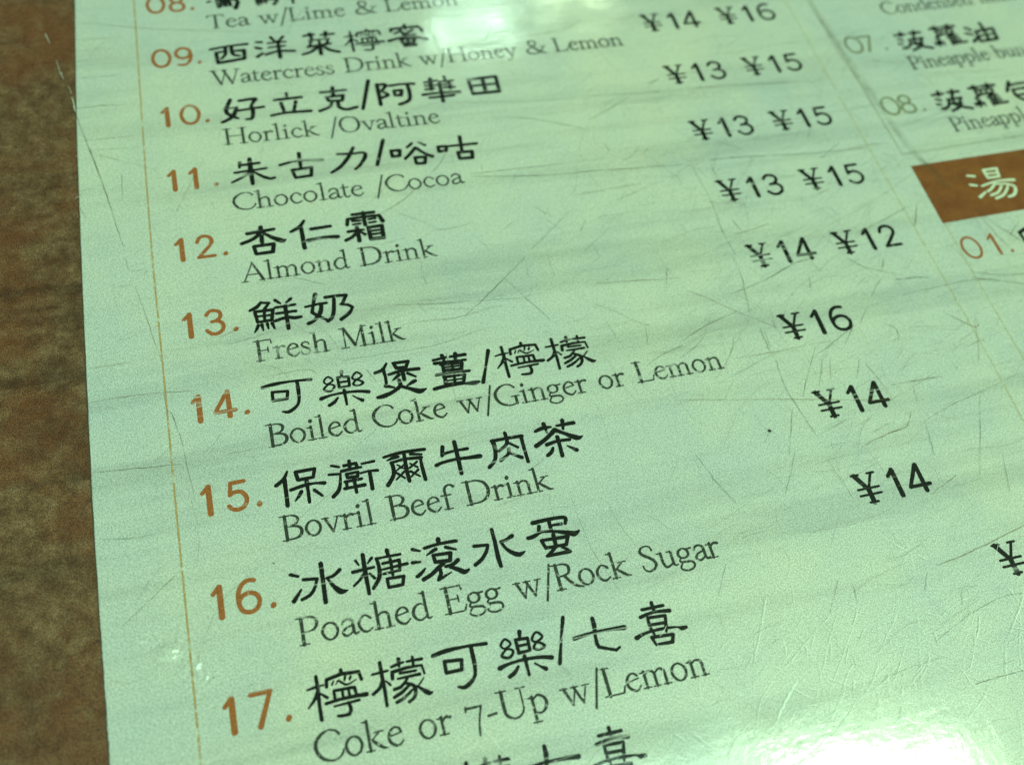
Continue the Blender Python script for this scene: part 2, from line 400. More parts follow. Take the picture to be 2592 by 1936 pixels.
# traced brush-lettered characters (1/100 mm on the page: x, y, stroke width)
GLYPHS = parse('''
@ning
716,7683,26 718,7802,30 711,7938,27 712,8053,28
~630,7782,16 697,7772,22 769,7769,14
~715,7818,33 682,7871,27 619,7933,13
732,7833,16 785,7881,24
793,7791,25 800,7731,27 928,7709,28 1080,7721,25 1093,7792,25
932,7673,28 932,7704,28
857,7755,14 839,7785,14
~872,7787,8 898,7759,16 922,7781,19 968,7809,16 1050,7782,8
960,7739,19 950,7765,17
1006,7747,19 994,7769,17
847,7909,24 847,7837,22 1023,7844,25 1029,7906,25
918,7842,21 916,7908,21
971,7843,21 971,7910,21
~767,7929,24 889,7919,24 1016,7920,27 1115,7926,33
832,7966,16 1045,7960,22
~954,7961,24 964,8013,27 949,8053,27 899,8058,24 851,8052,21
@meng
1270,7687,28 1269,7815,28 1271,7928,27 1266,8061,24
1189,7774,19 1323,7770,20
~1270,7844,30 1231,7902,27 1168,7941,25
1296,7855,14 1327,7896,19
1361,7745,20 1415,7734,25 1473,7727,17
1434,7692,31 1428,7754,20
1502,7728,20 1633,7734,25
1556,7699,23 1551,7770,20
1354,7846,28 1361,7791,28 1491,7780,25 1622,7787,18 1632,7864,17
1425,7816,22 1563,7822,20
1397,7858,17 1590,7860,25
~1353,7941,25 1417,7928,25 1479,7874,19
~1340,8006,25 1413,7978,27 1478,7936,22
~1354,8053,25 1426,8026,25 1504,7976,19
~1460,7910,22 1521,7946,28 1527,8004,28 1501,8048,25 1457,8071,25
~1616,7900,11 1580,7937,14 1551,7964,11
~1548,7952,14 1590,7996,28 1639,8035,36 1674,8032,8
@ke
~1733,7732,31 1856,7713,34 2032,7712,23 2217,7727,29
o1822,7802,27 1973,7818,27 1956,7904,27 1818,7902,27
~2078,7716,29 2078,7816,33 2072,7919,28 2054,7984,25 2006,8030,31 1948,8057,31 1894,8042,17
@le
o~2390,7727,19 2342,7770,19 2367,7808,16 2431,7778,19
o~2385,7818,17 2328,7867,23 2392,7896,23 2438,7844,20
o~2679,7725,19 2627,7783,21 2663,7809,17 2726,7775,21
o~2667,7816,19 2625,7860,21 2672,7885,17 2727,7859,23
2534,7690,35 2525,7736,22
o2482,7753,26 2591,7761,26 2586,7872,24 2483,7875,26
2491,7812,22 2580,7814,22
~2286,7968,37 2389,7945,23 2538,7940,26 2672,7953,28 2761,7976,35
2525,7911,29 2525,8080,22
~2449,7987,20 2408,8030,31 2354,8058,31
~2599,7992,14 2635,8024,17 2684,8061,34
@sl17
2955,7650,30 2886,7838,19 2817,8042,30
@qi
~3005,7859,32 3176,7843,24 3347,7848,27 3480,7859,39
3217,7715,30 3216,7779,36 3199,7866,24 3193,7949,29 3202,7981,26 3283,8014,23 3349,8041,23 3388,8023,18
@xi
3692,7739,25 3898,7741,26
3799,7694,29 3799,7779,23
~3658,7803,29 3789,7783,24 3942,7801,32
o3721,7823,25 3888,7836,25 3873,7900,25 3715,7890,25
3717,7921,25 3735,7980,18
3867,7917,29 3851,7981,18
~3564,7978,36 3650,7955,23 3765,7947,24 3889,7953,23 3968,7965,15 4000,7981,35 4044,7982,27
3721,8079,18 3702,8003,27 3905,8018,25 3876,8084,29 3747,8076,21
@bing
629,6729,28 694,6759,24
705,6889,18 628,6982,36
735,6799,27 857,6817,27
~857,6817,24 825,6896,26 776,6953,29 700,6982,26
910,6680,35 906,6858,33 900,7048,35
~1068,6775,31 1006,6818,27 942,6829,21
~945,6830,18 995,6921,32 1050,6980,44 1114,6981,9
@tang
1222,6719,23 1244,6768,15
1370,6725,26 1327,6767,15
1181,6824,29 1375,6816,23
1295,6677,32 1291,6836,36 1291,7054,28
~1282,6853,25 1231,6910,23 1171,6953,21
1327,6869,19 1365,6921,23
1520,6680,34 1522,6719,31
1407,6740,19 1632,6743,24
~1412,6741,27 1421,6826,30 1406,6924,33 1337,7014,27
1459,6799,24 1615,6797,27 1603,6891,24
1430,6856,18 1678,6846,27
1452,6899,23 1603,6894,24
1535,6774,27 1531,6925,23
o1473,6951,24 1626,6959,27 1602,7035,27 1474,7035,25
@gun
1753,6722,30 1817,6752,17
1728,6849,29 1799,6855,20
~1832,6929,15 1785,6967,30 1745,6989,30
2006,6672,37 2003,6711,34
~1864,6733,28 2001,6720,26 2168,6723,30
~1964,6764,31 1927,6779,28 1870,6806,12
2059,6765,30 2149,6807,17
o1928,6818,26 2092,6828,31 2070,6900,34 1935,6887,31
~2029,6904,31 1960,6941,34 1882,6994,33 1797,7029,33
1960,6941,30 1965,7005,30 1929,7061,27 1974,7046,24 2060,7013,12
~2144,6910,34 2088,6943,31 2019,6950,24
~2059,6962,27 2130,7003,37 2177,7036,40 2223,7023,21
@shui
2321,6811,30 2449,6826,25
~2449,6826,25 2422,6885,28 2363,6951,31 2291,6993,31
2521,6682,28 2522,6808,30 2516,6958,36 2521,7053,31
~2694,6785,35 2634,6812,30 2575,6820,24
~2578,6824,24 2612,6900,26 2672,6959,37 2724,6979,37 2775,6961,13
@dan
~2920,6701,37 3083,6695,31 3210,6701,31 3244,6722,32 3227,6769,27
3078,6701,32 3077,6809,29
3090,6761,22 3189,6765,26
2972,6746,31 2957,6790,29
~2838,6841,30 2898,6834,35 2982,6805,25 3110,6829,26 3228,6867,40 3287,6887,45 3338,6867,16
o2956,6890,27 3215,6902,31 3181,6977,27 2979,6971,28
3083,6857,33 3079,6976,32
~3079,6976,26 3026,7017,28 2972,7051,26
2972,7051,26 3195,7050,33
~3135,6994,25 3171,7022,25 3192,7049,28
@bao
~739,5699,19 695,5773,32 618,5826,32
703,5782,37 702,5905,32 697,6050,34
o815,5721,32 997,5720,29 972,5806,27 827,5807,31
~748,5897,29 882,5874,31 980,5873,22 1067,5888,33
904,5830,35 905,5927,27 901,6055,28
~843,5934,32 813,5976,28 774,6018,13
964,5942,29 1031,6018,22
@wei
1157,5721,23 1224,5749,23
1121,5812,23 1228,5824,23
~1228,5824,19 1211,5928,27 1181,5998,33 1127,6048,32
1275,5746,29 1391,5741,29 1398,5792,29
1331,5707,30 1328,5785,27
~1244,5799,29 1333,5793,29 1433,5792,23
o1285,5839,27 1397,5837,25 1386,5881,27 1290,5878,29
1259,5917,26 1418,5915,26
1271,5920,26 1270,5982,26
1245,5987,29 1319,5985,27 1437,5985,34
1346,5900,29 1349,6046,27
1445,5759,20 1565,5755,26
~1419,5856,20 1498,5848,20 1581,5858,29
1506,5856,31 1502,6040,32
@er
~1666,5733,25 1841,5715,30 2071,5725,30
1866,5720,28 1858,5890,34 1862,6031,31
~1690,5774,13 1743,5760,28 1802,5754,28
1927,5750,28 2032,5772,20
1722,5805,23 1859,5790,27 2022,5806,32
~1728,5806,30 1736,5865,33 1721,5946,33 1654,6034,36
~2014,5815,23 2011,5907,30 2017,6046,31
1761,5898,14 1812,5866,21
1779,5838,14 1835,5892,14
1809,5880,16 1840,5851,15
1751,5917,21 1825,5992,18
1833,5923,21 1743,5993,16
1889,5896,20 1973,5842,20
1904,5850,15 1967,5902,20
1891,5932,23 1972,6002,16
1968,5930,23 1886,5991,16
@niu
2250,5736,34 2227,5829,30
~2230,5815,30 2340,5802,24 2487,5802,30
~2149,5921,32 2220,5903,28 2352,5894,28 2480,5902,32 2590,5907,42
2375,5703,34 2374,5881,35 2371,6055,32
@rou
2893,5707,31 2898,5779,31
2741,5769,31 2894,5767,29 3053,5773,33
~2753,5772,41 2756,5868,35 2726,5978,32 2654,6046,32
3044,5771,33 3042,5919,29 3045,6061,30
~2898,5779,31 2878,5834,31 2791,5889,28
2896,5815,21 2984,5888,24
~2891,5888,34 2870,5942,27 2781,5996,30
2889,5935,20 2994,6004,34
@cha
~3201,5750,28 3281,5729,35 3369,5731,20
3304,5684,38 3314,5784,19
3431,5729,24 3609,5730,37
3503,5682,37 3486,5777,24
~3399,5771,43 3289,5850,35 3168,5911,40
~3399,5771,42 3479,5825,31 3594,5900,47 3658,5894,10
~3277,5918,36 3390,5900,29 3517,5907,29
3403,5854,36 3402,5955,31 3397,6067,35
~3328,5965,24 3300,6007,33 3255,6035,33
3476,5969,14 3556,6034,36
@bo
~1887,4681,22 1831,4749,32 1754,4770,30
~1839,4743,36 1848,4823,28 1845,4909,28
o1956,4690,30 2110,4695,33 2077,4761,30 1978,4754,34
~1889,4816,28 2030,4795,32 2200,4804,35
2033,4764,37 2031,4910,34
~1988,4839,34 1949,4867,28 1915,4891,14
2079,4837,30 2153,4890,20
1832,4942,37 1912,4976,20
~2136,4938,36 2092,4957,32 2048,4979,18
~1977,4899,32 1977,4966,37 1900,5021,34 1801,5055,42 1731,5061,31
~1982,4975,32 2072,5023,34 2157,5067,49 2227,5053,18
@jiang
2368,4733,28 2500,4721,28
2469,4691,37 2481,4778,25
2548,4723,26 2707,4724,35
2610,4694,37 2595,4776,29
~2373,4774,33 2508,4779,28 2699,4788,26
2433,4797,30 2661,4821,22
2450,4812,29 2447,4891,29
2654,4819,33 2635,4888,30
2461,4839,20 2637,4848,20
2447,4872,27 2638,4889,28
2550,4808,23 2546,4887,23
~2363,4915,30 2514,4912,25 2709,4926,30
2433,4952,30 2646,4962,22
2443,4954,32 2437,5032,34
2649,4962,32 2625,5037,30
2440,5001,18 2629,5006,18
2435,5039,23 2620,5047,21
2543,4950,23 2531,5050,25
~2310,5073,34 2447,5061,34 2622,5068,23 2715,5078,43 2777,5074,25
@sl14
2958,4723,36 2888,4912,22 2818,5090,36
@xian
~737,3686,26 683,3744,37 613,3773,28
739,3695,28 818,3709,28 766,3776,31
o660,3798,31 846,3803,33 820,3932,31 674,3934,29
760,3775,28 746,3939,26
663,3861,23 835,3868,26
~675,3975,31 658,4013,29 630,4057,13
712,3974,33 719,4049,13
768,3972,31 774,4034,16
818,3973,33 836,4042,20
884,3688,34 932,3739,21
1045,3696,34 993,3737,21
872,3783,28 1078,3778,30
876,3859,28 1077,3862,31
~851,3950,33 974,3927,33 1052,3946,37 1119,3945,31
977,3781,36 975,3915,35 975,4068,35
@nai
1182,3831,26 1313,3817,29 1405,3817,29
1305,3687,42 1267,3809,28 1241,3914,33 1279,3954,33 1370,4025,28
~1350,3824,34 1324,3929,41 1250,4016,33 1185,4045,37
~1403,3744,34 1530,3745,32 1625,3754,34
1625,3754,34 1563,3863,30
1543,3859,21 1625,3882,29 1666,3920,30
~1667,3916,23 1625,3984,34 1525,4054,36
~1490,3781,34 1466,3930,36 1432,4016,36 1386,4049,37
@xing
705,2745,42 993,2730,35
855,2679,42 846,2892,41
~851,2749,42 760,2829,39 630,2876,37
~874,2763,28 962,2843,42 1060,2903,54 1102,2894,19
o752,2934,35 967,2934,39 945,3041,41 767,3042,34
@ren
~1332,2668,30 1271,2745,39 1173,2798,33
1287,2748,38 1287,2899,42 1286,3048,41
1392,2798,39 1606,2791,36
~1341,2951,45 1509,2937,35 1664,2953,45
@shuang
1871,2670,36 2114,2672,37
1996,2658,39 1990,2840,40
1793,2807,36 1810,2727,36 1964,2720,31 2168,2726,34 2191,2814,46
1859,2763,27 1948,2767,27
1860,2812,27 1940,2810,27
2042,2766,27 2119,2763,27
2041,2816,25 2115,2812,25
1789,2904,36 1959,2901,27
1893,2862,40 1890,3052,42
~1888,2916,38 1827,2981,36 1745,3021,36
1928,2933,26 1967,2973,33
o2018,2878,40 2171,2877,40 2160,3050,42 2017,3047,39
2029,2934,27 2164,2936,27
2029,2983,28 2164,2985,28
@zhu
738,1697,38 727,1771,25
738,1737,34 953,1732,34
668,1841,32 1026,1824,27
853,1655,43 847,1830,49 848,2038,37
~840,1859,34 739,1922,33 624,1982,25
~876,1860,25 981,1951,35 1049,1987,35 1101,1981,29
@gu
~1183,1804,36 1335,1772,27 1483,1771,33 1666,1800,39
1418,1653,39 1411,1861,36
o1310,1900,36 1532,1895,36 1511,2017,36 1330,2023,32
@li
~1856,1738,33 2012,1757,31 2156,1760,35 2169,1818,44 2125,1894,39 2077,1957,35 2024,2000,30
~2050,1665,35 1964,1817,42 1853,1942,39 1745,2010,30
@sl11
2419,1599,40 2283,1975,39
@guk
o2479,1782,37 2584,1789,40 2567,1877,40 2481,1876,37
2678,1758,31 2743,1705,34
2825,1699,25 2895,1756,31
~2768,1782,40 2698,1862,37 2624,1931,37
~2781,1784,40 2857,1878,34 2944,1946,43
o2738,1931,37 2864,1942,37 2837,2037,37 2738,2030,33
@goo
o3041,1807,37 3142,1813,37 3127,1884,37 3038,1885,37
3169,1817,31 3511,1825,35
3333,1686,41 3312,1913,37
o3260,1932,40 3429,1941,40 3413,2039,40 3258,2032,37
@hao
~739,674,41 687,798,44 678,881,43 737,946,40 797,992,31
~794,833,40 750,939,46 686,994,40 618,1029,37
652,821,19 810,807,22
841,704,38 1028,693,38
~1033,708,47 992,768,35 966,821,31
~973,822,44 982,917,44 957,1016,37 891,1019,28
817,865,34 1115,847,34
@lap
1406,657,35 1407,705,32
1253,754,38 1575,750,38
1325,818,41 1344,972,34
1499,815,41 1459,961,35
~1188,1005,34 1363,984,34 1654,996,41
@hak
1812,707,35 2120,708,32
1968,642,42 1960,768,39
o1874,794,35 2078,795,39 2051,878,38 1890,864,35
~1930,870,38 1889,959,35 1759,1016,38
~1996,880,42 2000,985,41 2080,1036,38 2207,1015,41
@sl10
2419,588,43 2275,1054,38
@oh
2512,671,43 2501,1021,42
~2511,675,33 2617,690,43 2549,795,33
~2549,795,29 2620,864,39 2543,901,39
~2662,713,36 2838,708,33 2963,721,40
o2700,807,36 2797,811,43 2774,896,42 2699,885,36
~2883,735,43 2885,864,43 2852,996,42 2731,1046,42
@wah
3100,721,30 3259,708,30
3182,667,47 3164,854,43
3283,732,27 3461,733,27
3364,653,37 3366,744,30
3095,778,25 3434,794,25
3089,843,30 3203,840,30
3323,841,30 3458,847,30
3408,750,33 3399,868,36
~3042,931,39 3263,924,33 3501,943,43
3114,994,36 3419,990,36
3281,771,40 3266,1075,42
@tin
o3653,749,37 4011,740,41 3997,1006,43 3659,1002,40
3836,741,44 3825,1000,43
3662,867,30 4009,867,30
@sai
~596,-229,36 831,-262,30 1044,-269,40
753,-170,30 657,-159,39 666,23,42 988,-12,43 998,-163,43 875,-164,30
~775,-245,43 769,-124,36 714,-50,33
~850,-245,43 856,-111,40 933,-70,33
@yeung
1163,-284,34 1224,-276,37
1144,-184,37 1204,-161,37
1145,-20,40 1213,-72,36
1345,-353,37 1395,-252,30
1497,-343,37 1430,-258,30
1297,-245,27 1519,-246,27
1301,-168,27 1503,-175,27
~1251,-46,36 1415,-85,33 1606,-64,37
1425,-269,40 1421,28,43
@choi
1754,-318,34 1883,-332,34
1836,-349,48 1849,-242,31
1972,-310,31 2136,-309,34
2036,-354,45 2023,-271,31
1811,-226,27 2066,-229,24
1839,-223,34 1803,-124,30
1932,-231,31 1935,-157,31
2050,-215,31 2008,-127,31
~1780,-110,34 2066,-139,34
1932,-137,41 1924,38,47
~1905,-99,44 1809,-19,37 1699,16,33
~1969,-101,44 2047,-17,41 2153,28,41
@mat
3052,-348,46 3054,-282,39
2859,-255,38 2874,-296,42 3051,-304,35 3235,-301,39 3256,-223,46
2900,-207,31 2973,-240,31
~2984,-260,35 3037,-156,42 3155,-161,31
3010,-170,38 3143,-249,32
~2804,-82,41 2941,-116,35 3117,-120,35 3295,-57,45
o2959,-92,38 3140,-89,38 3110,-8,42 2978,-5,35
3059,-121,42 3036,34,41
2984,38,34 3130,37,41
@bor
9699,1919,36 9864,1912,37
9808,1872,44 9783,1953,29
9937,1901,37 10106,1905,40
10021,1871,44 10001,1943,33
9717,1999,33 9779,2026,36
9690,2085,32 9742,2097,32
9718,2177,36 9821,2157,36
9871,2029,36 10089,2019,37 10042,2075,33
9980,1950,37 9935,2101,33
~9895,2032,36 9839,2139,36 9754,2188,32
9883,2104,33 10037,2102,36
~10042,2107,40 9978,2180,40 9849,2233,36
~9906,2107,33 10007,2174,40 10148,2227,43
@lo
10276,1877,37 10418,1870,41
10361,1846,45 10340,1918,30
10474,1863,37 10674,1864,41
10576,1834,45 10549,1917,33
o10351,1930,33 10608,1919,33 10591,1998,33 10335,2007,33
10428,1931,26 10407,2002,26
10517,1927,26 10494,2000,26
~10367,2028,29 10285,2069,33 10332,2108,29 10245,2158,33
10227,2159,29 10367,2155,29
10322,2127,33 10282,2216,33
10264,2171,25 10232,2198,25
10340,2172,26 10364,2207,25
~10575,1995,37 10470,2075,33
10502,2048,33 10488,2215,36
10569,2037,33 10547,2203,37
10489,2057,26 10628,2041,30
10486,2110,26 10634,2093,29
10483,2155,26 10641,2143,29
10478,2203,33 10710,2189,37
@yau
10822,744,42 10886,793,42
10780,856,39 10865,889,39
10820,1028,47 10910,957,37
o10946,838,42 11235,806,43 11198,1018,47 10923,1036,42
11089,685,48 11092,827,42 11059,1030,42
10929,935,34 11223,907,34
@baau
10915,1840,45 10803,2007,41
~10883,1912,41 11017,1892,38 11233,1887,45
10901,1990,34 11126,1980,38 11080,2091,37 10877,2093,33
~10893,1988,37 10898,2118,44 10980,2204,41
@tong
~9484,3317,31 9579,3340,42
~9454,3461,39 9538,3490,36
~9485,3669,49 9597,3605,30
o9748,3265,42 9940,3264,42 9908,3394,42 9745,3395,42
9741,3327,34 9914,3334,34
~9596,3507,33 9800,3467,36 9937,3465,39 10078,3480,48
~9779,3506,36 9696,3570,39 9633,3599,39
~9856,3550,36 9761,3635,39 9644,3665,41
~9942,3564,36 9825,3677,41 9686,3723,44
~9781,3502,33 9955,3530,36 10027,3594,47 9961,3699,47 9865,3726,39
@frag
9702,4276,38 9830,4227,43
9705,4288,32 9710,4400,36
@bird
646,-1113,32 680,-1121,32
o763,-1303,45 963,-1317,45 981,-1172,45 780,-1147,45
780,-1224,37 972,-1238,37
763,-1136,49 783,-1007,53
~792,-1094,45 944,-1139,49 1020,-1078,45 982,-955,53
808,-1016,40 807,-1080,41
865,-1009,40 861,-1098,41
923,-1014,41 915,-1091,41
788,-1057,61 873,-1084,61
@bird2
o1255,-1241,46 1425,-1259,46 1457,-1112,45 1270,-1084,45
1259,-1137,45 1276,-994,57
~1265,-1046,49 1419,-1078,49 1516,-1053,45 1472,-968,41
1310,-1002,41 1309,-1066,41
1370,-1015,41 1368,-1071,41
@blob3
1713,-1079,29 1714,-963,33
''')
# old-style roman letters, and geometric figures (em units, capital height 100: x, y, stroke width)
ROMAN = parse('''
@A 72
36,102,3 4,0,4
35,102,6 66,0,11
14,36,4 54,36,4
-6,0,3 16,0,3
52,0,3 78,0,3
@B 62
14,0,10 14,100,10
2,0,3 14,0,3
0,100,3 14,100,3
~14,98,4 34,99,4 47,90,8 49,76,9 40,60,6 14,54,4
~26,54,4 46,50,7 56,36,10 54,16,10 40,3,6 14,2,4
@C 74
~68,82,7 60,95,5 44,101,4 24,92,8 8,68,10 7,40,10 20,12,8 42,-1,5 60,3,4 72,18,5 74,28,4
@D 80
14,0,10 14,100,10
0,100,3 14,100,3
0,0,3 14,0,3
~14,98,4 42,99,5 64,84,9 72,55,11 66,24,10 46,5,6 14,2,4
@E 62
14,0,10 14,100,10
0,100,3 54,100,4
54,101,4 56,84,4
14,52,3 42,52,3
43,64,4 43,40,4
0,0,3 56,0,4
55,0,5 62,22,4
@F 58
14,0,10 14,100,10
0,100,3 54,100,4
54,101,4 56,82,4
14,50,3 42,50,3
43,62,4 43,38,4
2,0,3 28,0,3
@G 80
~70,82,7 60,96,5 44,101,4 24,92,8 8,68,10 7,40,10 20,12,8 44,-1,5 62,2,4 70,8,5
68,38,9 68,4,9
54,39,3 80,39,3
@H 82
14,0,10 14,100,10
68,0,10 68,100,10
0,100,3 28,100,3
0,0,3 28,0,3
54,100,3 82,100,3
54,0,3 82,0,3
14,52,3 68,52,3
@L 60
14,0,10 14,100,10
0,100,3 28,100,3
0,1,3 54,1,4
53,1,5 60,24,4
@M 92
14,0,4 15,98,4
2,100,3 17,100,5
17,100,9 46,8,10
46,6,4 76,100,4
76,0,10 76,100,10
74,100,3 90,100,3
2,0,3 26,0,3
62,0,3 92,0,3
@O 82
o~41,101,5 17,88,8 7,52,11 17,12,8 41,-1,5 65,12,8 75,48,11 66,87,8
@P 58
14,0,10 14,100,10
0,100,3 14,100,3
2,0,3 28,0,3
~14,98,4 36,99,5 50,90,8 54,72,9 46,52,7 30,45,4 20,46,3
@R 66
14,0,10 14,100,10
0,100,3 14,100,3
2,0,3 28,0,3
~14,98,4 34,99,5 48,90,8 50,74,9 42,57,6 14,51,4
~32,52,8 46,24,9 60,5,8 78,-4,4
@S 50
~42,80,5 38,96,4 24,101,4 10,92,7 8,76,9 20,60,9 36,44,10 43,24,9 36,6,7 20,-2,5 8,6,4 4,24,4
@T 66
33,0,10 33,98,10
4,99,4 62,99,4
4,100,4 2,82,4
62,100,4 64,82,4
20,0,3 46,0,3
@U 78
14,100,10 14,40,10
0,100,3 28,100,3
~14,42,10 17,16,9 34,0,6 52,4,5 64,22,5 66,44,4
66,44,4 66,100,4
54,100,3 80,100,3
@W 104
8,100,10 34,0,9
34,0,4 56,96,4
48,100,10 76,0,9
76,0,4 100,100,4
-4,100,3 22,100,3
38,100,3 60,100,3
88,100,3 110,100,3
@a 42
~6,46,6 12,58,6 24,61,6 33,52,8 34,38,9
34,42,9 34,12,9
~34,14,8 38,2,7 47,6,4
~33,36,4 14,28,6 6,14,8 10,2,7 20,1,6 33,12,4
@b 52
~-2,102,3 4,100,4 10,104,5
10,102,8 10,6,8
~10,46,4 26,62,6 42,50,8 46,30,9 38,8,7 22,-1,5 10,6,4
@c 42
~38,48,8 30,59,5 20,61,5 8,44,8 6,26,8 14,6,7 26,0,6 40,10,4
@d 52
~30,102,3 36,100,4 42,106,5
42,104,8 42,8,8
~42,6,7 47,0,5 54,4,3
~41,52,4 28,62,5 12,50,8 6,28,9 13,6,7 26,0,5 41,12,4
@e 44
~7,34,4 24,38,4 39,42,4
~39,42,6 35,56,6 24,62,5 12,52,7 6,32,8 10,12,8 24,-1,7 34,3,5 42,14,4
@f 32
~44,92,9 34,102,6 22,98,7 16,84,8 16,62,8
16,70,8 16,0,8
2,60,4 32,60,4
4,0,3 30,0,3
@g 48
o~22,61,5 10,54,7 6,40,8 12,26,6 24,23,5 34,31,7 36,45,8 31,57,6
34,56,5 48,58,5
~14,26,4 6,16,5 10,8,6 28,6,7 40,2,7 45,-10,6 38,-24,5 20,-29,5 6,-22,5 3,-12,5 10,2,4
@h 54
~0,101,3 6,100,4 12,105,5
12,103,9 12,0,9
~12,44,4 24,58,5 36,58,7 42,46,8 42,30,8
42,34,8 42,0,8
1,0,3 23,0,3
32,0,3 54,0,3
@i 28
~2,56,3 8,56,4 14,62,5
14,60,8 14,0,8
2,0,3 26,0,3
14,84,12 15,87,12
@k 54
~0,101,3 6,100,4 12,105,5
12,103,8 12,0,8
12,28,4 38,56,4
28,59,3 50,60,3
~20,34,7 34,16,9 46,3,7 56,0,3
1,0,3 23,0,3
@l 28
~0,101,3 8,100,4 14,106,5
14,104,8 14,0,8
2,0,3 26,0,3
@m 82
~0,56,3 6,56,4 12,62,5
12,60,8 12,0,8
~12,46,4 24,58,5 34,56,7 40,46,8 40,30,8
40,34,8 40,0,8
~41,46,4 54,58,5 62,56,7 69,46,8 69,30,8
69,34,8 69,0,8
1,0,3 23,0,3
30,0,3 50,0,3
59,0,3 81,0,3
@n 54
~0,56,3 6,56,4 12,62,5
12,60,8 12,0,8
~12,46,4 24,58,5 36,57,7 42,46,8 42,30,8
42,34,8 42,0,8
1,0,3 23,0,3
32,0,3 54,0,3
@o 50
o~25,62,5 11,52,7 5,31,8 12,8,7 25,-1,5 39,9,7 45,31,8 39,53,7
@p 54
~0,56,3 6,56,4 12,62,5
12,60,8 12,-30,8
1,-30,3 25,-30,3
~12,46,4 28,62,6 44,50,8 48,30,9 40,8,7 26,-1,5 12,6,4
@r 36
~0,56,3 6,56,4 12,62,5
12,60,8 12,0,8
1,0,3 25,0,3
~12,40,4 20,54,6 28,58,8 35,55,9
@s 36
~29,48,4 26,58,4 18,61,5 8,56,6 7,45,7 16,34,8 27,24,8 30,12,7 22,0,6 12,0,5 4,6,4 3,18,4
@t 30
~12,78,5 12,40,8 12,14,8 17,1,6 24,1,5 30,8,3
2,59,4 28,60,4
@u 54
0,60,3 12,61,3
12,60,8 12,22,8
~12,24,8 16,4,7 26,1,6 41,14,4
30,60,3 42,61,3
42,60,8 42,6,8
~42,7,6 48,0,4 54,3,3
@v 50
8,60,8 27,0,7
27,0,4 44,60,4
-1,60,3 18,60,3
34,60,3 53,60,3
@w 76
8,60,8 25,0,7
25,0,4 40,58,4
36,60,8 54,0,7
54,0,4 70,60,4
-2,60,3 18,60,3
28,60,3 48,60,3
60,60,3 78,60,3
@y 50
8,60,8 27,2,7
~44,60,4 30,10,4 20,-22,4 8,-28,7
-1,60,3 18,60,3
34,60,3 53,60,3
@/ 34
34,108,6 4,-30,6
@- 34
5,28,6 28,32,6
@7 52
4,68,7 46,68,6
5,74,5 3,58,5
~46,68,5 34,20,5 28,-30,6
@& 82
~78,46,4 66,22,5 48,2,5 26,-1,7 8,10,9 8,30,8 24,46,6 44,62,6 50,80,6 44,96,6 30,100,6 20,88,7 22,72,8 40,40,10 62,10,10 82,0,6
64,50,3 88,50,3
''')
FIGURES = parse('''
@0 100
o~50,99,13 22,86,13 9,50,13 22,14,13 50,1,13 78,14,13 91,50,13 78,86,13
@1 70
20,76,12 44,96,14
44,96,16 44,3,17
@2 84
~10,74,13 20,92,13 40,99,13 62,93,13 72,76,14 66,58,13 44,36,13 10,4,12
10,5,12 78,5,13
@3 84
~12,82,13 26,96,13 46,98,13 66,88,13 68,70,13 52,55,13 32,52,12
~38,53,12 62,50,13 76,34,13 72,14,13 50,1,13 26,3,13 9,18,13
@4 92
62,97,14 8,24,12
8,24,12 88,24,13
64,97,14 64,3,16
@5 84
22,94,13 72,95,13
22,94,12 16,54,12
~16,54,12 36,62,13 60,58,13 76,36,13 68,12,13 44,1,13 22,5,13 8,18,12
@6 90
~72,96,12 48,99,13 24,86,13 11,60,13 11,36,13
o~47,60,13 22,52,13 11,32,13 22,9,13 47,1,13 72,9,13 83,32,13 72,53,13
@7 80
8,94,13 74,94,13
74,94,12 30,2,15
@8 84
o~42,99,13 20,90,13 14,75,13 22,60,12 42,54,12 62,60,12 70,75,13 64,90,13
o~42,54,12 16,44,13 8,27,13 18,7,13 42,1,13 66,7,13 76,27,13 68,44,13
@9 90
~18,4,12 44,1,13 66,12,13 80,40,13 80,64,13
o~44,99,13 20,91,13 9,69,13 20,47,13 44,40,13 68,48,13 79,69,13 69,90,13
@. 40
10,6,15 13,9,15
@Y 90
12,99,17 44,47,16
78,99,9 46,47,9
45,49,17 45,0,17
0,101,8 28,101,8
64,101,8 92,101,8
30,1,8 62,1,8
4,50,8 88,50,8
4,28,8 88,28,8
''')
